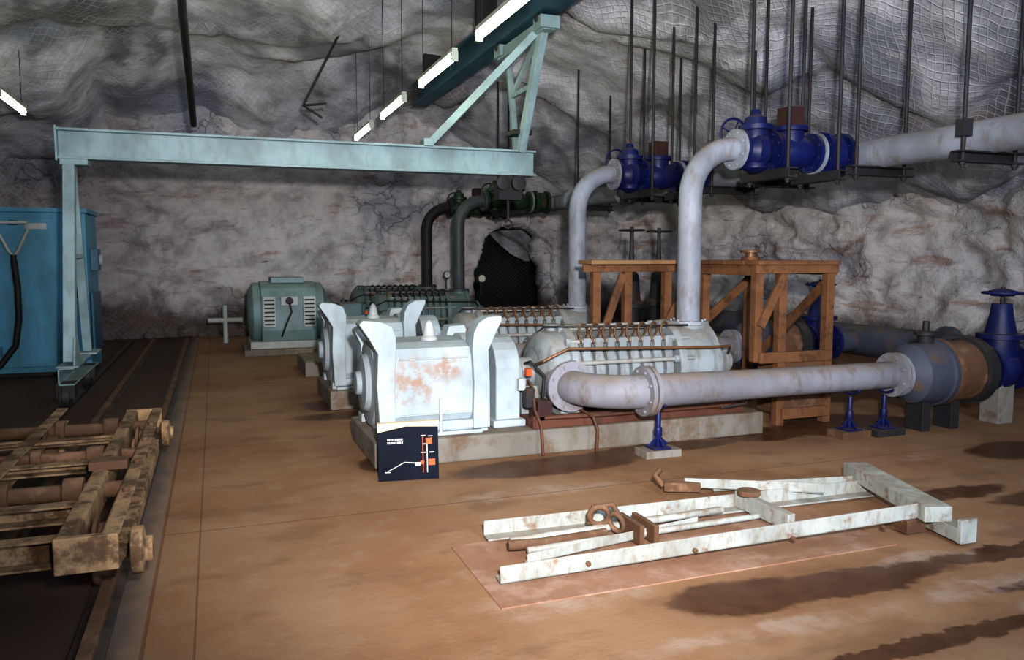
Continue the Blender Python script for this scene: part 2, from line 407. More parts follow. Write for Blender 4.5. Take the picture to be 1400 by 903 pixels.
# ------------------------------------------------------------------ motors & pumps
def motor(yc):
    b = B('electric_motor'); k = 'motor'
    b.bx(1.12, 2.02, yc-.42, yc-.26, .2, .27, k); b.bx(1.12, 2.02, yc+.26, yc+.42, .2, .27, k)
    prof = [(yc-.36, .27), (yc-.42, .36), (yc-.42, .82), (yc-.38, .885), (yc-.22, .92), (yc+.22, .92), (yc+.38, .885), (yc+.42, .82), (yc+.42, .36), (yc+.36, .27)]
    b.prism(prof, 'X', 1.26, 1.90, k)
    b.bx(1.30, 1.86, yc-.432, yc-.41, .80, .815, k)
    b.bx(1.30, 1.86, yc-.432, yc-.41, .36, .375, k)
    b.lathe((1.27, yc, .58), (-1, 0, 0), [(0, .38), (.10, .38), (.14, .34), (.15, .24), (.19, .22), (.20, .10), (.24, .09)], k)
    b.lathe((1.89, yc, .58), (1, 0, 0), [(0, .38), (.10, .38), (.13, .3), (.14, .12)], k)
    for s in (-1, 1):
        y0, y1 = sorted((yc+s*.47, yc+s*.28))
        if s < 0:
            b.prism([(1.14, .24), (1.12, .60), (1.13, .86), (1.07, .97), (.99, 1.09), (1.02, 1.12), (1.15, 1.11), (1.24, 1.07), (1.27, .99), (1.27, .88), (1.255, .6), (1.26, .24)], 'Y', y0, y1, k)
            b.prism([(1.88, .24), (1.89, .6), (1.875, .88), (1.89, 1.0), (1.93, 1.08), (2.0, 1.12), (2.12, 1.13), (2.12, 1.09), (2.06, .97), (2.01, .86), (2.02, .6), (2.02, .24)], 'Y', y0, y1, k)
        else:
            b.prism([(1.14, .24), (1.12, .60), (1.13, .86), (1.08, .97), (1.12, 1.0), (1.24, .98), (1.285, .88), (1.275, .6), (1.28, .24)], 'Y', y0, y1, k)
            b.prism([(1.87, .24), (1.875, .6), (1.865, .88), (1.90, .99), (2.04, 1.0), (2.06, .95), (2.01, .86), (2.02, .6), (2.02, .24)], 'Y', y0, y1, k)
    b.bx(1.16, 1.98, yc-.44, yc+.44, .24, .31, k)
    b.bx(1.16, 1.96, yc-.47, yc-.40, .20, .23, k)
    b.lathe((1.62, yc-.1, .91), (0, 0, 1), [(0, .07), (.03, .07), (.05, .05), (.09, .045), (.15, .028), (.17, .01)], 'white')
    b.cyl((1.62, yc-.45, .2), (1.62, yc-.45, .5), .012, 'white', 8)
    for x in (1.2, 1.95):
        for s in (-1, 1): b.cyl((x, yc+s*.36, .26), (x, yc+s*.36, .34), .022, 'rust', 8)
    return b.done(.018)

def motor_far(yc):
    b = B('electric_motor'); k = 'motorg'
    b.bx(.5, 1.75, yc-.5, yc+.5, .1, .22, 'white')
    b.prism([(yc-.48, .22), (yc-.52, .4), (yc-.52, .9), (yc-.42, 1.08), (yc-.2, 1.18), (yc+.2, 1.18), (yc+.42, 1.08), (yc+.52, .9), (yc+.48, .22)], 'X', .68, 1.55, k)
    b.lathe((.68, yc, .66), (-1, 0, 0), [(0, .5), (.12, .5), (.18, .4), (.2, .15)], k)
    b.lathe((1.55, yc, .66), (1, 0, 0), [(0, .5), (.12, .5), (.18, .4), (.2, .1)], k)
    b.bx(.85, 1.38, yc-.3, yc+.3, 1.16, 1.25, k)
    for x0 in (.7, 1.33):
        b.bx(x0, x0+.2, yc-.56, yc-.5, .45, .95, 'white')
        for i in range(7): b.bx(x0+.02, x0+.18, yc-.575, yc-.555, .49+i*.065, .515+i*.065, 'dark')
    b.bx(.98, 1.25, yc-.57, yc-.5, .8, .95, 'white'); b.lathe((1.11, yc-.57, .88), (0, -1, 0), [(0, .06), (.03, .06), (.035, .04)], 'dark')
    b.tube([(1.11, yc-.6, .86), (1.14, yc-.62, .7), (1.05, yc-.62, .5), (.98, yc-.6, .3)], .015, 'blk', 8)
    return b.done(.015)

def pump(yc, k='pump', loops='brass'):
    b = B('multistage_pump')
    b.bx(2.38, 4.42, yc-.46, yc+.46, .2, .265, 'rustred')
    b.bx(2.38, 4.42, yc-.50, yc-.44, .2, .30, 'rustred')
    b.cyl((2.0, yc, .6), (2.6, yc, .6), .045, 'dark')
    b.lathe((2.36, yc, .6), (1, 0, 0), [(0, .08), (.01, .15), (.05, .17), (.07, .13), (.18, .13), (.2, .2), (.24, .2)], k)
    b.bx(2.40, 2.56, yc-.18, yc+.18, .26, .5, k)
    b.lathe((2.56, yc, .60), (1, 0, 0), [(0, .22), (.03, .30), (.08, .35), (.22, .36), (.23, .40), (.30, .40), (.31, .36)], k)
    b.lathe((2.72, yc-.15, .53), (0, -1, 0), [(0, .19), (.3, .14), (.32, .14)], k)
    pr = [(0, .28)]
    for i in range(8):
        x = i*.115
        pr += [(x+.012, .28), (x+.014, .335), (x+.082, .335), (x+.084, .28)]
    pr.append((.93, .28))
    b.lathe((2.90, yc, .60), (1, 0, 0), pr, k, 32)
    for i in range(8):
        x = 2.955+i*.115
        b.bx(x-.034, x+.034, yc-.30, yc-.16, .74, .90, k); b.bx(x-.034, x+.034, yc+.16, yc+.30, .74, .90, k)
        b.bx(x-.034, x+.034, yc-.37, yc-.25, .47, .56, k)
    for j in range(12):
        t = 2*PI*j/12+.26
        y, z = yc+.385*math.cos(t), .6+.385*math.sin(t)
        b.cyl((2.80, y, z), (3.98, y, z), .019, 'rod', 8)
        for x in (2.79, 3.80): b.cyl((x-.03, y, z), (x+.02, y, z), .036, k, 6)
    b.lathe((3.82, yc, .60), (1, 0, 0), [(0, .41), (.06, .42), (.07, .38), (.36, .38), (.37, .42), (.42, .42), (.43, .36), (.47, .33), (.50, .22)], k)
    b.lathe((4.14, yc, .85), (0, 0, 1), [(0, .2), (.06, .14), (.09, .13)], k)
    b.flange((4.14, yc, .95), (0, 0, 1), .19, .035, k)
    b.lathe((4.32, yc, .60), (1, 0, 0), [(0, .15), (.12, .15), (.13, .19), (.17, .19), (.18, .12), (.26, .10), (.28, .04)], k)
    b.bx(2.68, 2.86, yc-.38, yc+.38, .26, .38, k); b.bx(3.9, 4.2, yc-.38, yc+.38, .26, .38, k)
    b.bx(4.36, 4.5, yc-.16, yc+.16, .26, .5, k)
    for i in range(8):
        x = 2.90+i*.115
        b.tube([V((x, yc-.3, .86))]+arc((x+.06, yc-.2, .93), .085, PI, 0, (.8, 0.6, 0), (0, 0, 1), 8)+[V((x+.12, yc-.1, .86))], .011, loops, 8)
    b.tube([(2.5, yc-.2, .68), (2.5, yc-.42, .74), (2.7, yc-.46, .84), (4.1, yc-.46, .80), (4.3, yc-.44, .80), (4.45, yc-.2, .7)], .013, loops, 8)
    b.tube([(2.62, yc+.1, .9), (2.66, yc-.05, .99), (2.8, yc-.2, 1.0), (4.0, yc-.22, .98)], .009, 'dark', 8)
    b.lathe((2.75, yc, .9), (0, 0, 1), [(0, .06), (.08, .05), (.09, .075), (.11, .075)], k)
    b.tube([(2.46, yc-.17, .55), (2.44, yc-.35, .5), (2.40, yc-.48, .35), (2.40, yc-.62, .25), (2.40, yc-.66, .02)], .013, 'rustred', 8)
    b.tube([(2.8, yc-.4, .34), (2.84, yc-.66, .30), (2.86, yc-.70, .2), (2.85, yc-.7, .02)], .013, 'rustred', 8)
    b.tube([(2.42, yc-.2, .7), (2.40, yc-.38, .74), (2.5, yc-.44, .62), (2.46, yc-.5, .45)], .012, 'blk', 8)
    b.tube([(4.4, yc-.2, .5), (4.48, yc-.5, .42), (4.35, yc-.62, .3), (4.1, yc-.6, .28)], .011, 'dark', 8)
    b.bx(2.36, 2.41, yc-.40, yc-.34, .62, .68, 'oran'); b.bx(2.35, 2.42, yc-.42, yc-.33, .36, .52, 'dark')
    b.bx(2.30, 2.36, yc-.38, yc-.34, .50, .60, 'white')
    b.bx(2.42, 2.55, yc-.5, yc-.3, .26, .42, 'maroon')
    b.tube([(2.45, yc-.56, .30), (3.0, yc-.57, .29), (4.2, yc-.57, .29), (4.38, yc-.5, .33)], .014, 'rustred', 8)
    return b.done(.006)

def guard(yc):
    b = B('coupling_guard')
    pr = [(yc-.30, .25)]+[(yc-.30*math.cos(t), .68+.25*math.sin(t)) for t in [PI*i/10 for i in range(11)]]+[(yc+.30, .25)]
    b.prism(pr, 'X', 2.13, 2.34, 'motor')
    b.bx(2.09, 2.37, yc-.36, yc+.36, .2, .26, 'motor')
    b.done(.012)

def plinth(yc):
    b = B('concrete_plinth'); b.bx(1.08, 4.6, yc-.55, yc+.55, 0, .2, 'conc'); b.done(.015)

def discharge(yc, k, kv, z=2.6):
    b = B('discharge_pipe'); X = 4.14; R = .45
    pts = [V((X, yc, .98)), V((X, yc, 1.5))]+arc((X+R, yc, z-R), R, PI, PI/2, (1, 0, 0), (0, 0, 1), 12)+[V((X+R+.02, yc, z))]
    b.tube(pts, .108, k, 24)
    b.flange((X, yc, .985), (0, 0, 1), .19, .03, k)
    b.flange((4.62, yc, z), (1, 0, 0), .19, .035, k)
    b.done(.004)
    b = B('gate_valve')
    b.flange((4.66, yc, z), (1, 0, 0), .19, .035, kv)
    b.lathe((4.67, yc, z), (1, 0, 0), [(0, .11), (.06, .12), (.12, .17), (.22, .17), (.28, .12), (.34, .11)], kv)
    b.flange((5.02, yc, z), (1, 0, 0), .19, .035, kv)
    b.lathe((4.84, yc, z+.08), (0, 0, 1), [(0, .13), (.10, .12), (.105, .16), (.15, .16), (.155, .11), (.22, .10), (.25, .05), (.30, .04)], kv)
    b.lathe((4.84, yc, z-.22), (0, 0, 1), [(0, .04), (.05, .12), (.1, .12)], kv)
    b.cyl((4.84, yc+.02, z+.2), (4.84, yc+.35, z+.2), .02, 'dark', 8); b.wheel((4.84, yc+.34, z+.2), (0, 1, 0), .15, kv)
    b.done(.005)
    b = B('check_valve')
    b.flange((5.06, yc, z), (1, 0, 0), .19, .035, kv)
    b.lathe((5.07, yc, z), (1, 0, 0), [(0, .11), (.08, .15), (.25, .17), (.36, .13), (.4, .11)], kv)
    b.flange((5.49, yc, z), (1, 0, 0), .19, .035, kv)
    b.lathe((5.24, yc, z+.05), (0, 0, 1), [(0, .14), (.14, .13), (.145, .17), (.19, .17)], kv)
    b.bx(5.15, 5.33, yc-.09, yc+.09, z+.24, z+.42, 'maroon')
    b.done(.005)
    b = B('butterfly_valve')
    b.flange((5.53, yc, z), (1, 0, 0), .20, .035, 'pipe'); b.flange((5.62, yc, z), (1, 0, 0), .21, .05, kv)
    b.lathe((5.64, yc, z), (1, 0, 0), [(0, .13), (.04, .18), (.15, .18), (.19, .13)], kv)
    b.flange((5.85, yc, z), (1, 0, 0), .21, .05, kv)
    b.cyl((5.86, yc, z), (6.1, yc, z), .11, 'pipe')
    b.done(.005)

for yc in (6.4, 8.85):
    plinth(yc); motor(yc); guard(yc); pump(yc)
    discharge(yc, 'pipe', 'blue')
b = B('concrete_plinth'); b.bx(.4, 4.6, 13.3, 14.5, 0, .1, 'conc'); b.bx(2.3, 4.6, 13.35, 14.45, .1, .2, 'conc'); b.done(.01)
motor_far(13.9); pump(13.9, 'pumpg', 'blk'); discharge(13.9, 'darkpipe', 'green')
plinth(16.2); pump(16.2, 'pumpg', 'blk'); discharge(16.2, 'dark', 'green')
b = B('coupling_guard'); b.bx(1.95, 2.35, 13.65, 14.15, .2, .8, 'pumpg'); b.cyl((1.7, 13.9, .62), (2.0, 13.9, .62), .06, 'dark'); b.done(.03)
b = B('electric_motor'); b.lathe((1.3, 16.2, .6), (1, 0, 0), [(0, .2), (.03, .36), (.7, .36), (.75, .2), (.95, .06)], 'motorg'); b.bx(1.3, 2.0, 15.85, 16.55, .2, .32, 'motorg')
for i in range(9): b.bx(1.36+i*.07, 1.38+i*.07, 15.82, 16.58, .4, .8, 'motorg')
b.done(.005)
plinth(11.3)

# ------------------------------------------------------------------ header + hangers
b = B('discharge_header_pipe'); HX, HZ = 6.1, 2.6
b.cyl((HX, 2.2, HZ), (HX, 16.9, HZ), .145, 'pipe', 28)
for y in (3.2, 6.75, 9.3, 11.2, 13.2): b.flange((HX, y, HZ), (0, 1, 0), .21, .035, 'pipe'); b.flange((HX, y+.045, HZ), (0, 1, 0), .21, .035, 'pipe')
b.done(.004)
def hanger(x, y, w=.3, z=2.42, axis='x', top=None):
    b = B('pipe_hanger')
    for s in (-1, 1):
        px, py = (x+s*w, y) if axis == 'x' else (x, y+s*w)
        b.cyl((px, py, z-.09), (px, py, ceil_d(px, py)+.02 if top is None else top), .018, 'dark', 8)
        b.cyl((px, py, z-.07), (px, py, z-.04), .03, 'dark', 6)
        if abs(y-4.95) < .01: b.bx(px-.045, px+.045, py-.045, py+.045, z+.16, z+.30, 'dark')
    if axis == 'x': b.chan((x-w-.08, y, z), (x+w+.08, y, z), .10, .08, .014, 'dark')
    else: b.chan((x, y-w-.08, z), (x, y+w+.08, z), .10, .08, .014, 'dark')
    b.done(.002)
for y in (4.95, 6.12, 7.5, 8.5, 10.2, 12.4): hanger(HX, y)
for yc in (6.4, 8.85):
    hanger(5.0, yc, .28, 2.37, 'y'); hanger(5.6, yc, .26, 2.37, 'y')
hanger(5.0, 13.9, .28, 2.37, 'y')

# ------------------------------------------------------------------ suction lines
def suction(yc):
    Y = yc-.9; z = .53; b = B('suction_pipe'); R = .42
    pts = [V((2.72, yc-.47, z)), V((2.72, Y+R, z))]+arc((2.72+R, Y+R, z), R, PI, 1.5*PI, (1, 0, 0), (0, 1, 0), 12)+[V((4.4, Y, z)), V((5.75, Y, z))]
    rr = [.135]*len(pts); rr[-1] = .122; rr[-2] = .122
    b.tube(pts, rr, 'pipe2', 28)
    b.flange((2.72, yc-.48, z), (0, 1, 0), .21, .04, 'pipe2')
    b.flange((3.16, Y, z), (1, 0, 0), .20, .035, 'pipe2'); b.flange((3.21, Y, z), (1, 0, 0), .20, .035, 'pipe2')
    b.flange((5.72, Y, z), (1, 0, 0), .20, .035, 'pipe2')
    b.done(.004)
    b = B('suction_strainer')
    b.flange((5.77, Y, z), (1, 0, 0), .20, .035, 'pipe')
    b.lathe((5.79, Y, z), (1, 0, 0), [(0, .13), (.06, .2), (.12, .27), (.36, .29), (.37, .31), (.42, .31)], 'bluegrey')
    b.lathe((6.21, Y, z), (1, 0, 0), [(0, .31), (.06, .31), (.065, .28), (.34, .28), (.36, .28)], 'rust')
    b.lathe((6.57, Y, z), (1, 0, 0), [(0, .28), (.01, .31), (.12, .31), (.22, .24), (.26, .16)], 'dark')
    b.lathe((6.1, Y, z+.26), (0, 0, 1), [(0, .07), (.08, .07), (.09, .10), (.12, .10), (.13, .03), (.22, .03)], 'dark')
    for s in (-.15, .2): b.bx(6.2+s-.05, 6.2+s+.05, Y-.1, Y+.1, 0, z-.26, 'dark')
    b.done(.006)
    b = B('gate_valve')
    x = 7.05
    b.flange((x-.18, Y, z), (1, 0, 0), .22, .04, 'blue'); b.flange((x+.18, Y, z), (1, 0, 0), .22, .04, 'blue')
    b.lathe((x-.18, Y, z), (1, 0, 0), [(0, .14), (.08, .16), (.14, .2), (.22, .2), (.28, .16), (.36, .14)], 'blue')
    b.lathe((x, Y, z), (0, 0, 1), [(0, .17), (.28, .16), (.285, .21), (.33, .21), (.335, .14), (.52, .10), (.62, .09)], 'blue')
    b.cyl((x, Y, z+.5), (x, Y, z+.78), .02, 'dark', 8); b.wheel((x, Y, z+.72), (0, 0, 1), .17, 'blue'); b.lathe((x, Y, z+.69), (0, 0, 1), [(0, .1), (.05, .12), (.07, .05)], 'blue')
    b.cyl((x+.15, Y, z), (7.6, Y, z), .14, 'bluegrey'); b.bx(x-.1, x+.1, Y-.1, Y+.1, 0, z-.15, 'conc')
    b.done(.005)
suction(6.4); suction(8.85)
b = B('suction_header_pipe'); b.cyl((7.75, 3, .53), (7.75, 15, .53), .2, 'bluegrey', 28)
for y in (4.5, 6.7, 9.2, 11.5): b.flange((7.75, y, .53), (0, 1, 0), .28, .05, 'bluegrey'); b.bx(7.6, 7.9, y-.4, y-.2, 0, .34, 'conc')
b.done(.004)
def stand(x, y, z=.39, base=None):
    b = B('pipe_support_stand'); z0 = 0
    if base: b.bx(x-.16, x+.16, y-.1, y+.1, 0, .06, base); z0 = .06
    b.bx(x-.08, x+.08, y-.08, y+.08, z0, z0+.015, 'blue'); b.cyl((x, y, z0), (x, y, z-.03), .022, 'blue', 12)
    b.cyl((x, y, z0+.1), (x, y, z0+.17), .032, 'blue', 12)
    for a in range(4):
        t = a*PI/2; dx, dy = math.cos(t), math.sin(t)
        b.beam((x, y, z0+.10), (x+dx*.08, y+dy*.08, z0+.02), .008, .03, 'blue')
    b.tube(arc((x, y, .53), .145, -.75*PI, -.25*PI, (0, 1, 0), (0, 0, 1), 8), .012, 'blue', 6)
    b.done(.003)
stand(3.30, 5.5, base='conc'); stand(5.25, 5.5, base='rust'); stand(5.6, 5.46, base='dark')

# ------------------------------------------------------------------ wooden access platform
b = B('wooden_access_platform'); k = 'wood'
def post(x, y, z0=0, z1=1.52, w=.085): b.bx(x-w/2, x+w/2, y-w/2, y+w/2, z0, z1, k)
for x, y in ((4.95, 6.1), (5.5, 6.1), (4.72, 7.0), (5.5, 7.3), (3.62, 7.3), (3.98, 7.3), (4.45, 7.3)): post(x, y)
post(4.68, 6.1, .62)
b.bx(4.62, 5.56, 6.0, 6.2, 1.52, 1.56, k); b.bx(4.62, 5.56, 6.24, 6.5, 1.52, 1.56, k); b.bx(4.62, 5.56, 6.54, 7.0, 1.52, 1.56, k)
b.bx(3.45, 5.56, 7.04, 7.36, 1.52, 1.56, 'woodl')
b.bx(4.62, 5.56, 6.03, 6.07, 1.44, 1.52, k)
b.bx(3.45, 5.56, 7.22, 7.26, 1.44, 1.52, k)
b.bx(4.66, 4.70, 6.05, 7.3, 1.42, 1.52, k); b.bx(5.52, 5.56, 6.05, 7.3, 1.42, 1.52, k)
b.beam((4.93, 6.04, 1.42), (4.68, 6.04, .95), .04, .08, k)
b.beam((4.72, 7.2, 1.42), (4.4, 7.24, .85), .04, .09, k)
b.beam((5.5, 7.2, 1.42), (4.5, 7.24, .6), .04, .09, k)
b.beam((3.9, 7.24, 1.42), (3.66, 7.24, .75), .04, .08, k)
b.beam((5.53, 6.1, 1.4), (5.53, 7.2, .5), .04, .09, k)
b.beam((4.68, 6.04, .66), (5.5, 6.04, .66), .04, .10, k)
b.bx(4.98, 5.45, 6.06, 6.45, .10, .64, 'rust')
b.beam((4.95, 6.04, .12), (5.5, 6.04, .12), .04, .10, k)
b.done(.006)
b = B('brass_fitting'); b.lathe((4.9, 6.5, 1.56), (0, 0, 1), [(0, .09), (.03, .09), (.035, .05), (.07, .05), (.075, .1), (.1, .1)], 'brass'); b.done(.003)

# ------------------------------------------------------------------ gantry crane
b = B('semi_gantry_crane'); k = 'crane'
b.ibeam((-1.48, 9.5, 2.76), (3.82, 9.5, 2.76), .2, .29, .02, k)
b.bx(-1.50, -1.48, 9.4, 9.6, 2.58, 2.94, k)
b.bx(-1.46, -1.2, 9.38, 9.62, 2.54, 2.6, k)
b.beam((-1.38, 9.45, 2.56), (-1.42, 9.15, .52), .11, .13, k); b.beam((-1.38, 9.58, 2.56), (-1.42, 10.35, .52), .09, .09, k)
b.beam((-1.38, 9.3, 1.6), (-1.38, 9.92, 1.6), .05, .05, k)
b.chan((-1.42, 8.9, .40), (-1.42, 10.7, .40), .14, .16, .014, k); b.bx(-1.52, -1.32, 8.95, 9.4, .48, .50, k); b.bx(-1.5, -1.3, 10.15, 10.55, .48, .50, k)
b.prism([(8.98, .5), (9.1, .78), (9.24, .78), (9.38, .5)], 'X', -1.37, -1.35, k)
for y in (9.05, 10.5):
    b.lathe((-1.50, y, .19), (1, 0, 0), [(0, .15), (.02, .15), (.025, .125), (.09, .125)], 'dark')
    b.bx(-1.53, -1.36, y-.1, y+.1, .17, .33, 'dark')
top = 4.24
b.beam((3.62, 9.42, 2.9), (3.70, 8.9, top), .09, .11, k); b.beam((3.62, 9.58, 2.9), (3.70, 10.1, top), .07, .09, k)
b.chan((3.70, 8.7, top+.03), (3.70, 10.3, top+.03), .14, .12, .014, k)
b.beam((2.45, 9.5, 2.92), (3.66, 9.0, top), .07, .09, k)
b.beam((3.66, 9.15, 3.65), (3.66, 9.85, 3.65), .05, .06, k); b.beam((3.66, 9.85, 3.65), (3.68, 9.0, 4.2), .05, .05, k)
b.beam((3.66, 9.2, 3.6), (3.64, 9.55, 2.95), .05, .05, k)
for y in (8.8, 10.2):
    b.bx(3.58, 3.82, y-.12, y+.12, top-.02, top+.12, k); b.cyl((3.56, y, top+.10), (3.84, y, top+.10), .045, 'dark')
b.bx(3.5, 3.75, 9.35, 9.65, 3.1, 3.16, 'dark')
b.bx(2.38, 2.5, 9.4, 9.6, 2.9, 3.0, k)
b.done(.005)
b = B('hoist_trolley')
b.cyl((3.45, 9.38, 2.52), (3.45, 9.62, 2.52), .08, 'dark'); b.lathe((3.56, 9.36, 2.5), (0, -1, 0), [(0, .09), (.05, .09), (.06, .04)], 'dark')
b.lathe((3.36, 9.36, 2.5), (0, -1, 0), [(0, .09), (.05, .09), (.06, .04)], 'dark'); b.bx(3.33, 3.63, 9.4, 9.6, 2.3, 2.5, 'dark'); b.cyl((3.48, 9.5, 2.05), (3.48, 9.5, 2.3), .02, 'dark', 8)
b.tube(arc((3.48, 9.5, 2.0), .05, PI/2, -PI, (1, 0, 0), (0, 0, 1), 10), .014, 'dark', 8)
b.done(.004)
b = B('crane_runway_beam'); b.ibeam((3.70, -2, 4.6), (3.70, 15.0, 4.6), .26, .36, .03, 'teal')
for y in (5, 8, 11, 14): b.bx(3.55, 3.85, y-.06, y+.06, 4.78, ceil_d(3.7, y)+.05, 'dark')
b.done(.004)

# ------------------------------------------------------------------ lamps
def lamp(x, y, z=3.64, L=1.45, rot=0):
    b = B('fluorescent_lamp'); c, s = math.sin(rot), math.cos(rot)
    d = V((c, s, 0)); p = V((x, y, z))
    b.beam(p-d*L/2, p+d*L/2, .06, .04, 'fix', (0, .065))
    b.tube([p-d*(L/2-.03), p+d*(L/2-.03)], .036, 'tube', 12)
    for t in (-L*.42, L*.42):
        q = p+d*t; b.cyl(q+V((0, 0, .07)), V((q.x, q.y, ceil_d(q.x, q.y)-.005)), .005, 'blk', 6)
    for t in (-L/2, L/2-.03): b.beam(p+d*t, p+d*(t+.03), .07, .1, 'fix')
    b.done(.003)
for y in (6.55, 8.77, 11.1, 13.4, 4.2, 1.5): lamp(2.37, y)  # last two hang out of view, added to raise the ambient light
lamp(-2.45, 12.4, 3.62)
lamp(6.5, 1.0, 3.4); lamp(6.5, -1.5, 3.4)  # unseen extra tubes, added for more ambient light

# ------------------------------------------------------------------ electrical cabinet
b = B('electrical_cabinet'); k = 'cab'
b.bx(-3.9, -1.60, 12.0, 13.0, .06, 2.17, k); b.bx(-3.9, -1.62, 12.05, 12.95, 0, .06, 'dark')
b.bx(-3.92, -1.57, 11.96, 13.04, 2.17, 2.23, k)
for x0, x1 in ((-3.85, -2.78), (-2.72, -1.66)):
    b.bx(x0, x1, 11.97, 12.0, .14, 2.1, k)
    b.bx(x1-.1, x1-.06, 11.93, 11.97, 1.05, 1.22, 'dark')
    b.bx(x0+.06, x0+.1, 11.955, 11.975, .3, .42, 'cabd'); b.bx(x0+.06, x0+.1, 11.955, 11.975, 1.8, 1.92, 'cabd')
b.bx(-2.3, -2.05, 11.96, 11.975, 1.95, 2.03, 'white')
b.bx(-1.60, -1.5, 12.3, 12.55, 1.4, 1.7, 'cabd'); b.lathe((-1.5, 12.42, 1.55), (1, 0, 0), [(0, .08), (.04, .08), (.05, .04)], 'white')
b.bx(-1.59, -1.56, 12.1, 12.9, .3, 1.1, 'cabd')
b.done(.01)
b = B('hanging_cable_hook')
x, y = -2.42, 11.86
b.bx(x-.04, x+.04, y, y+.12, 2.0, 2.06, 'dark')
b.tube([(x-.17, y, 2.03), (x+.17, y, 2.03), (x+.17, y, 1.93), (x+.05, y, 1.66), (x, y, 1.6), (x-.05, y, 1.66), (x-.17, y, 1.93)], .02, 'white', 10, closed=True)
b.cyl((x, y, 1.62), (x, y, 1.5), .035, 'blk', 10)
b.tube([(x, y, 1.55), (x+.03, y-.02, 1.2), (x+.03, y-.04, .8), (x-.02, y-.05, .45), (x-.2, y-.06, .2), (x-.4, y-.1, .05), (x-.7, y-.2, .03)], .04, 'blk', 10)
b.done(.002)

# ------------------------------------------------------------------ rusty rail trolley
b = B('rusty_rail_trolley'); k = 'cart'
b.chan((-.46, 3.75, .33), (-.46, 6.75, .33), .07, .14, .014, k, 1)
b.chan((-.64, 3.75, .33), (-.64, 6.75, .33), .07, .14, .014, k, -1)
b.bx(-.68, -.43, 3.72, 3.76, .25, .41, k); b.bx(-.68, -.43, 6.74, 6.78, .25, .41, k)
b.chan((-1.17, 3.9, .34), (-1.17, 7.1, .34), .08, .10, .014, k)
for y, r in ((6.45, .045), (5.6, .035), (4.75, .045)):
    b.cyl((-1.5, y, .34), (-.45, y, .33), r, 'rust', 14)
    b.cyl((-.80, y, .335), (-.70, y, .335), r*1.7, 'rust', 14); b.cyl((-1.11, y, .34), (-1.05, y, .34), r*1.6, 'rust', 14)
b.chan((-1.5, 5.2, .36), (-.66, 5.2, .36), .09, .05, .012, k); b.chan((-1.5, 6.0, .35), (-.66, 6.0, .35), .05, .04, .012, k)
b.chan((-1.5, 4.35, .34), (-.66, 4.35, .34), .10, .08, .012, k)
b.chan((-1.5, 3.9, .30), (-.66, 3.9, .30), .09, .12, .012, k)
for x in (-.53, -1.12):
    for y in (4.15, 6.35):
        b.lathe((x-.05, y, .20), (1, 0, 0), [(0, .16), (.02, .16), (.025, .13), (.09, .13), (.095, .05), (.12, .05)], 'rust')
        b.bx(x-.08, x+.08, y-.07, y+.07, .16, .28, k)
b.lathe((-.40, 3.95, .25), (1, 0, 0), [(0, .11), (.05, .11), (.06, .06), (.09, .06)], k); b.lathe((-.41, 6.4, .28), (1, 0, 0), [(0, .10), (.05, .10), (.06, .05), (.08, .05)], k)
b.beam((-.44, 4.1, .2), (-.44, 6.2, .22), .04, .07, k)
for y in (4.4, 5.0, 5.6, 6.1): b.cyl((-.46, y, .40), (-.46, y, .43), .02, 'rust', 6)
b.bx(-.70, -.5, 4.9, 5.02, .4, .45, 'rust')
b.done(.006)

# ------------------------------------------------------------------ dismantled frame on the floor
b = B('dismantled_steel_leg_frame'); k = 'frame'
b.angle((1.25, 3.56, .02), (3.80, 3.42, .10), .09, .085, .012, k, 1)
b.angle((1.38, 4.13, .02), (4.06, 4.03, .02), .09, .085, .012, k, -1)
b.beam((4.12, 4.25, .13), (3.80, 3.28, .14), .16, .09, k); b.beam((3.90, 3.45, .06), (3.85, 3.15, .06), .10, .08, k)
b.bx(3.80, 3.92, 3.13, 3.16, .015, .15, 'frame'); b.bx(3.66, 3.80, 3.36, 3.48, .012, .09, 'rust')
b.tube([(1.45, 3.93, .06), (2.85, 3.99, .06)], .022, k, 12); b.tube([(1.5, 3.80, .05), (3.0, 3.84, .05)], .018, k, 12)
b.tube([(1.42, 3.88, .06), (1.6, 3.85, .06), (2.0, 3.87, .06)], .028, 'rust', 12)
b.angle((1.45, 3.70, .03), (2.6, 3.90, .03), .04, .05, .008, k)
b.ring((2.0, 3.96, .13), (.3, 1, .2), .055, .017, 'rust'); b.ring((2.08, 3.90, .10), (1, .4, .2), .05, .015, 'rust')
b.tube([(1.95, 3.99, .08), (1.97, 3.97, .18), (2.08, 3.95, .19), (2.12, 3.9, .10)], .018, 'rust', 8)
b.bx(2.13, 2.16, 3.72, 3.98, .015, .13, 'rust'); b.bx(2.22, 2.25, 3.72, 3.98, .015, .12, 'rust')
b.bx(3.02, 3.07, 3.6, 4.1, .03, .13, k); b.lathe((3.05, 4.0, .13), (0, 0, 1), [(0, .07), (.03, .07)], 'rust')
b.angle((2.95, 4.55, .05), (3.62, 3.98, .10), .08, .06, .012, k); b.beam((2.78, 4.55, .06), (3.0, 4.45, .06), .06, .06, 'rust'); b.tube([(2.78, 4.55, .06), (2.74, 4.6, .12), (2.8, 4.63, .15)], .02, 'rust', 8)
b.angle((3.1, 4.46, .03), (4.08, 4.16, .07), .07, .05, .012, k)
for x in (1.7, 2.3, 2.9, 3.5): b.cyl((x, 3.49-(x-1.25)*.055, .07), (x, 3.52-(x-1.25)*.055, .07), .014, 'rust', 6)
b.done(.004)

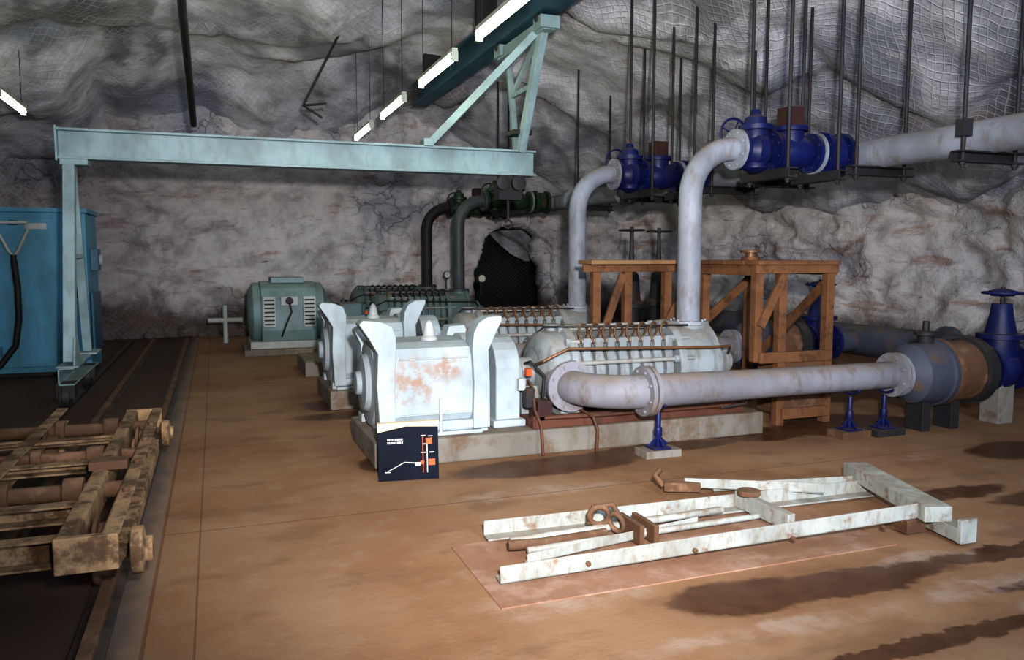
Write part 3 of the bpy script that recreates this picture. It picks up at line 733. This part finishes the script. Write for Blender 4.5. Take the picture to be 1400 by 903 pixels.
# ------------------------------------------------------------------ sign board
root = bpy.data.objects.new('information_sign_board', None); scn.collection.objects.link(root); root.location = (1.26, 5.52, 0)
b = B('board'); w = .215
b.hexa([V(p) for p in ((-w, -.03, 0), (w, -.03, 0), (w, 0, 0), (-w, 0, 0), (-w, .02, .40), (w, .02, .40), (w, .05, .40), (-w, .05, .40))], 'black')
b.prism([(-w-.004, .345), (-.02, .385), (w+.004, .375), (w+.004, .42), (-w-.004, .41)], 'Y', .005, .055, 'cream')
def onb(x, z, wd, ht, k):
    y = -.03+.05*z/.40-.004; y2 = -.03+.05*(z+ht)/.40-.004
    b.hexa([V(p) for p in ((x, y, z), (x+wd, y, z), (x+wd, y+.006, z), (x, y+.006, z), (x, y2, z+ht), (x+wd, y2, z+ht), (x+wd, y2+.006, z+ht), (x, y2+.006, z+ht))], k)
for row, z in ((0, .285), (1, .262)):
    x = -.15
    while x < -.04:
        ww = random.uniform(.006, .012); onb(x, z, ww, .014, 'txt'); x += ww+.004
onb(-.17, .06, .04, .006, 'txt'); onb(.045, .10, .04, .025, 'txt')
for (x, z) in ((.09, .31), (.14, .305), (.10, .25), (.09, .19), (.15, .19)): onb(x, z, .035, .006, 'txt')
onb(.125, .25, .045, .045, 'oran'); onb(.14, .10, .05, .045, 'oran'); onb(.085, .11, .025, .025, 'oran')
onb(.10, .05, .006, .26, 'oran'); onb(.13, .05, .006, .2, 'txt')
b.beam((-.15, -.026, .07), (-.03, -.018, .13), .004, .006, 'txt'); b.beam((-.03, -.018, .13), (.05, -.018, .12), .004, .006, 'txt')
def childof(o):
    loc = o.location.copy(); o.parent = root; o.location = loc
childof(b.done(.001))
b = B('back_strut'); b.hexa([V(p) for p in ((-.02, .16, 0), (.02, .16, 0), (.02, .175, 0), (-.02, .175, 0), (-.02, .04, .36), (.02, .04, .36), (.02, .055, .36), (-.02, .055, .36))], 'black'); childof(b.done(.001))
root.rotation_euler = (0, 0, math.radians(-8))

# ------------------------------------------------------------------ small things
def gauge(x, y, z):
    b = B('pressure_gauge'); b.lathe((x, y, z), (0, -1, 0), [(0, .075), (.05, .075), (.055, .068)], 'dark')
    b.lathe((x, y-.055, z), (0, -1, 0), [(0, .062), (.003, .062)], 'glass'); b.cyl((x, y+.02, z), (x, y+.02, z-.3), .012, 'dark', 8); b.done(.002)
gauge(4.5, 16.0, 1.22); gauge(4.5, 13.7, 1.2)
b = B('white_pipe_cross'); b.cyl((.15, 15.6, 0), (.15, 15.6, .7), .045, 'white'); b.cyl((-.15, 15.6, .42), (.45, 15.6, .42), .045, 'white'); b.done(.003)
b = B('ceiling_cable')
for pts, r in (([(-.28, 7.2, 5.2), (-.25, 8, 4.65), (-.23, 9.5, 4.1), (-.22, 12.5, 3.48)], .045), ([(1.9, 12.5, 5.0), (1.55, 12.7, 4.3), (1.35, 12.8, 3.9), (1.6, 12.6, 3.7)], .02), ([(1.35, 12.8, 3.9), (1.7, 12.8, 3.95)], .02)):
    b.tube(pts, r, 'dark', 8)
b.done(0)
b = B('riser_valve')
for x, y in ((5.3, 9.6), (5.9, 9.9)):
    b.lathe((x, y, 0), (0, 0, 1), [(0, .12), (.9, .12), (.91, .2), (.96, .2), (1.0, .13), (1.35, .1), (1.4, .05), (1.7, .03), (2.0, .025)], 'dark'); b.wheel((x, y, 1.95), (0, 0, 1), .17, 'dark')
b.done(.004)
b = B('rock_rubble')
for i in range(60):
    x = random.uniform(-3.5, 5.4); y = 16.95+random.uniform(-.15, .3); r = random.uniform(.08, .22)
    c = V((x, y, r*.5)); t = bmesh.ops.create_icosphere(b.bm, subdivisions=2, radius=r)
    for v in t['verts']: v.co = V((v.co.x*1.2, v.co.y, v.co.z*.8))*(1+.35*noise.noise(v.co*5+c*3))+c
for f in b.bm.faces: f.material_index = 0
b.mats = ['rockw']; b.done(0)

# ------------------------------------------------------------------ light & camera
l = bpy.data.lights.new('camera_flash', 'SPOT'); l.energy = 3100; l.spot_size = math.radians(90); l.spot_blend = 1; l.shadow_soft_size = .08; l.color = (1, .96, .92)
o = bpy.data.objects.new('camera_flash', l); scn.collection.objects.link(o); o.location = (.25, 0, 2.0)
o.rotation_euler = (V((3.2, 8, 2.0))-o.location).to_track_quat('-Z', 'Y').to_euler()
l = bpy.data.lights.new('added_fill_light', 'AREA'); l.size = 1.2; l.energy = 420; l.color = (.66, .80, 1)  # unseen cool fill light, added behind the camera to brighten ceiling and walls
o = bpy.data.objects.new('added_fill_light', l); scn.collection.objects.link(o); o.location = (3.0, -2.5, 2.6)
o.rotation_euler = (V((5.0, 10, 4.6))-o.location).to_track_quat('-Z', 'Y').to_euler()
w = bpy.data.worlds.new('world'); scn.world = w; w.use_nodes = True
w.node_tree.nodes['Background'].inputs[0].default_value = (.1, .12, .2, 1); w.node_tree.nodes['Background'].inputs[1].default_value = .3
cam = bpy.data.cameras.new('camera'); cam.lens = 28; cam.sensor_width = 36; cam.clip_start = .05
co = bpy.data.objects.new('camera', cam); scn.collection.objects.link(co); co.location = (0, 0, 1.6)
co.rotation_euler = (math.radians(90-5.3), 0, math.radians(-20.4)); scn.camera = co
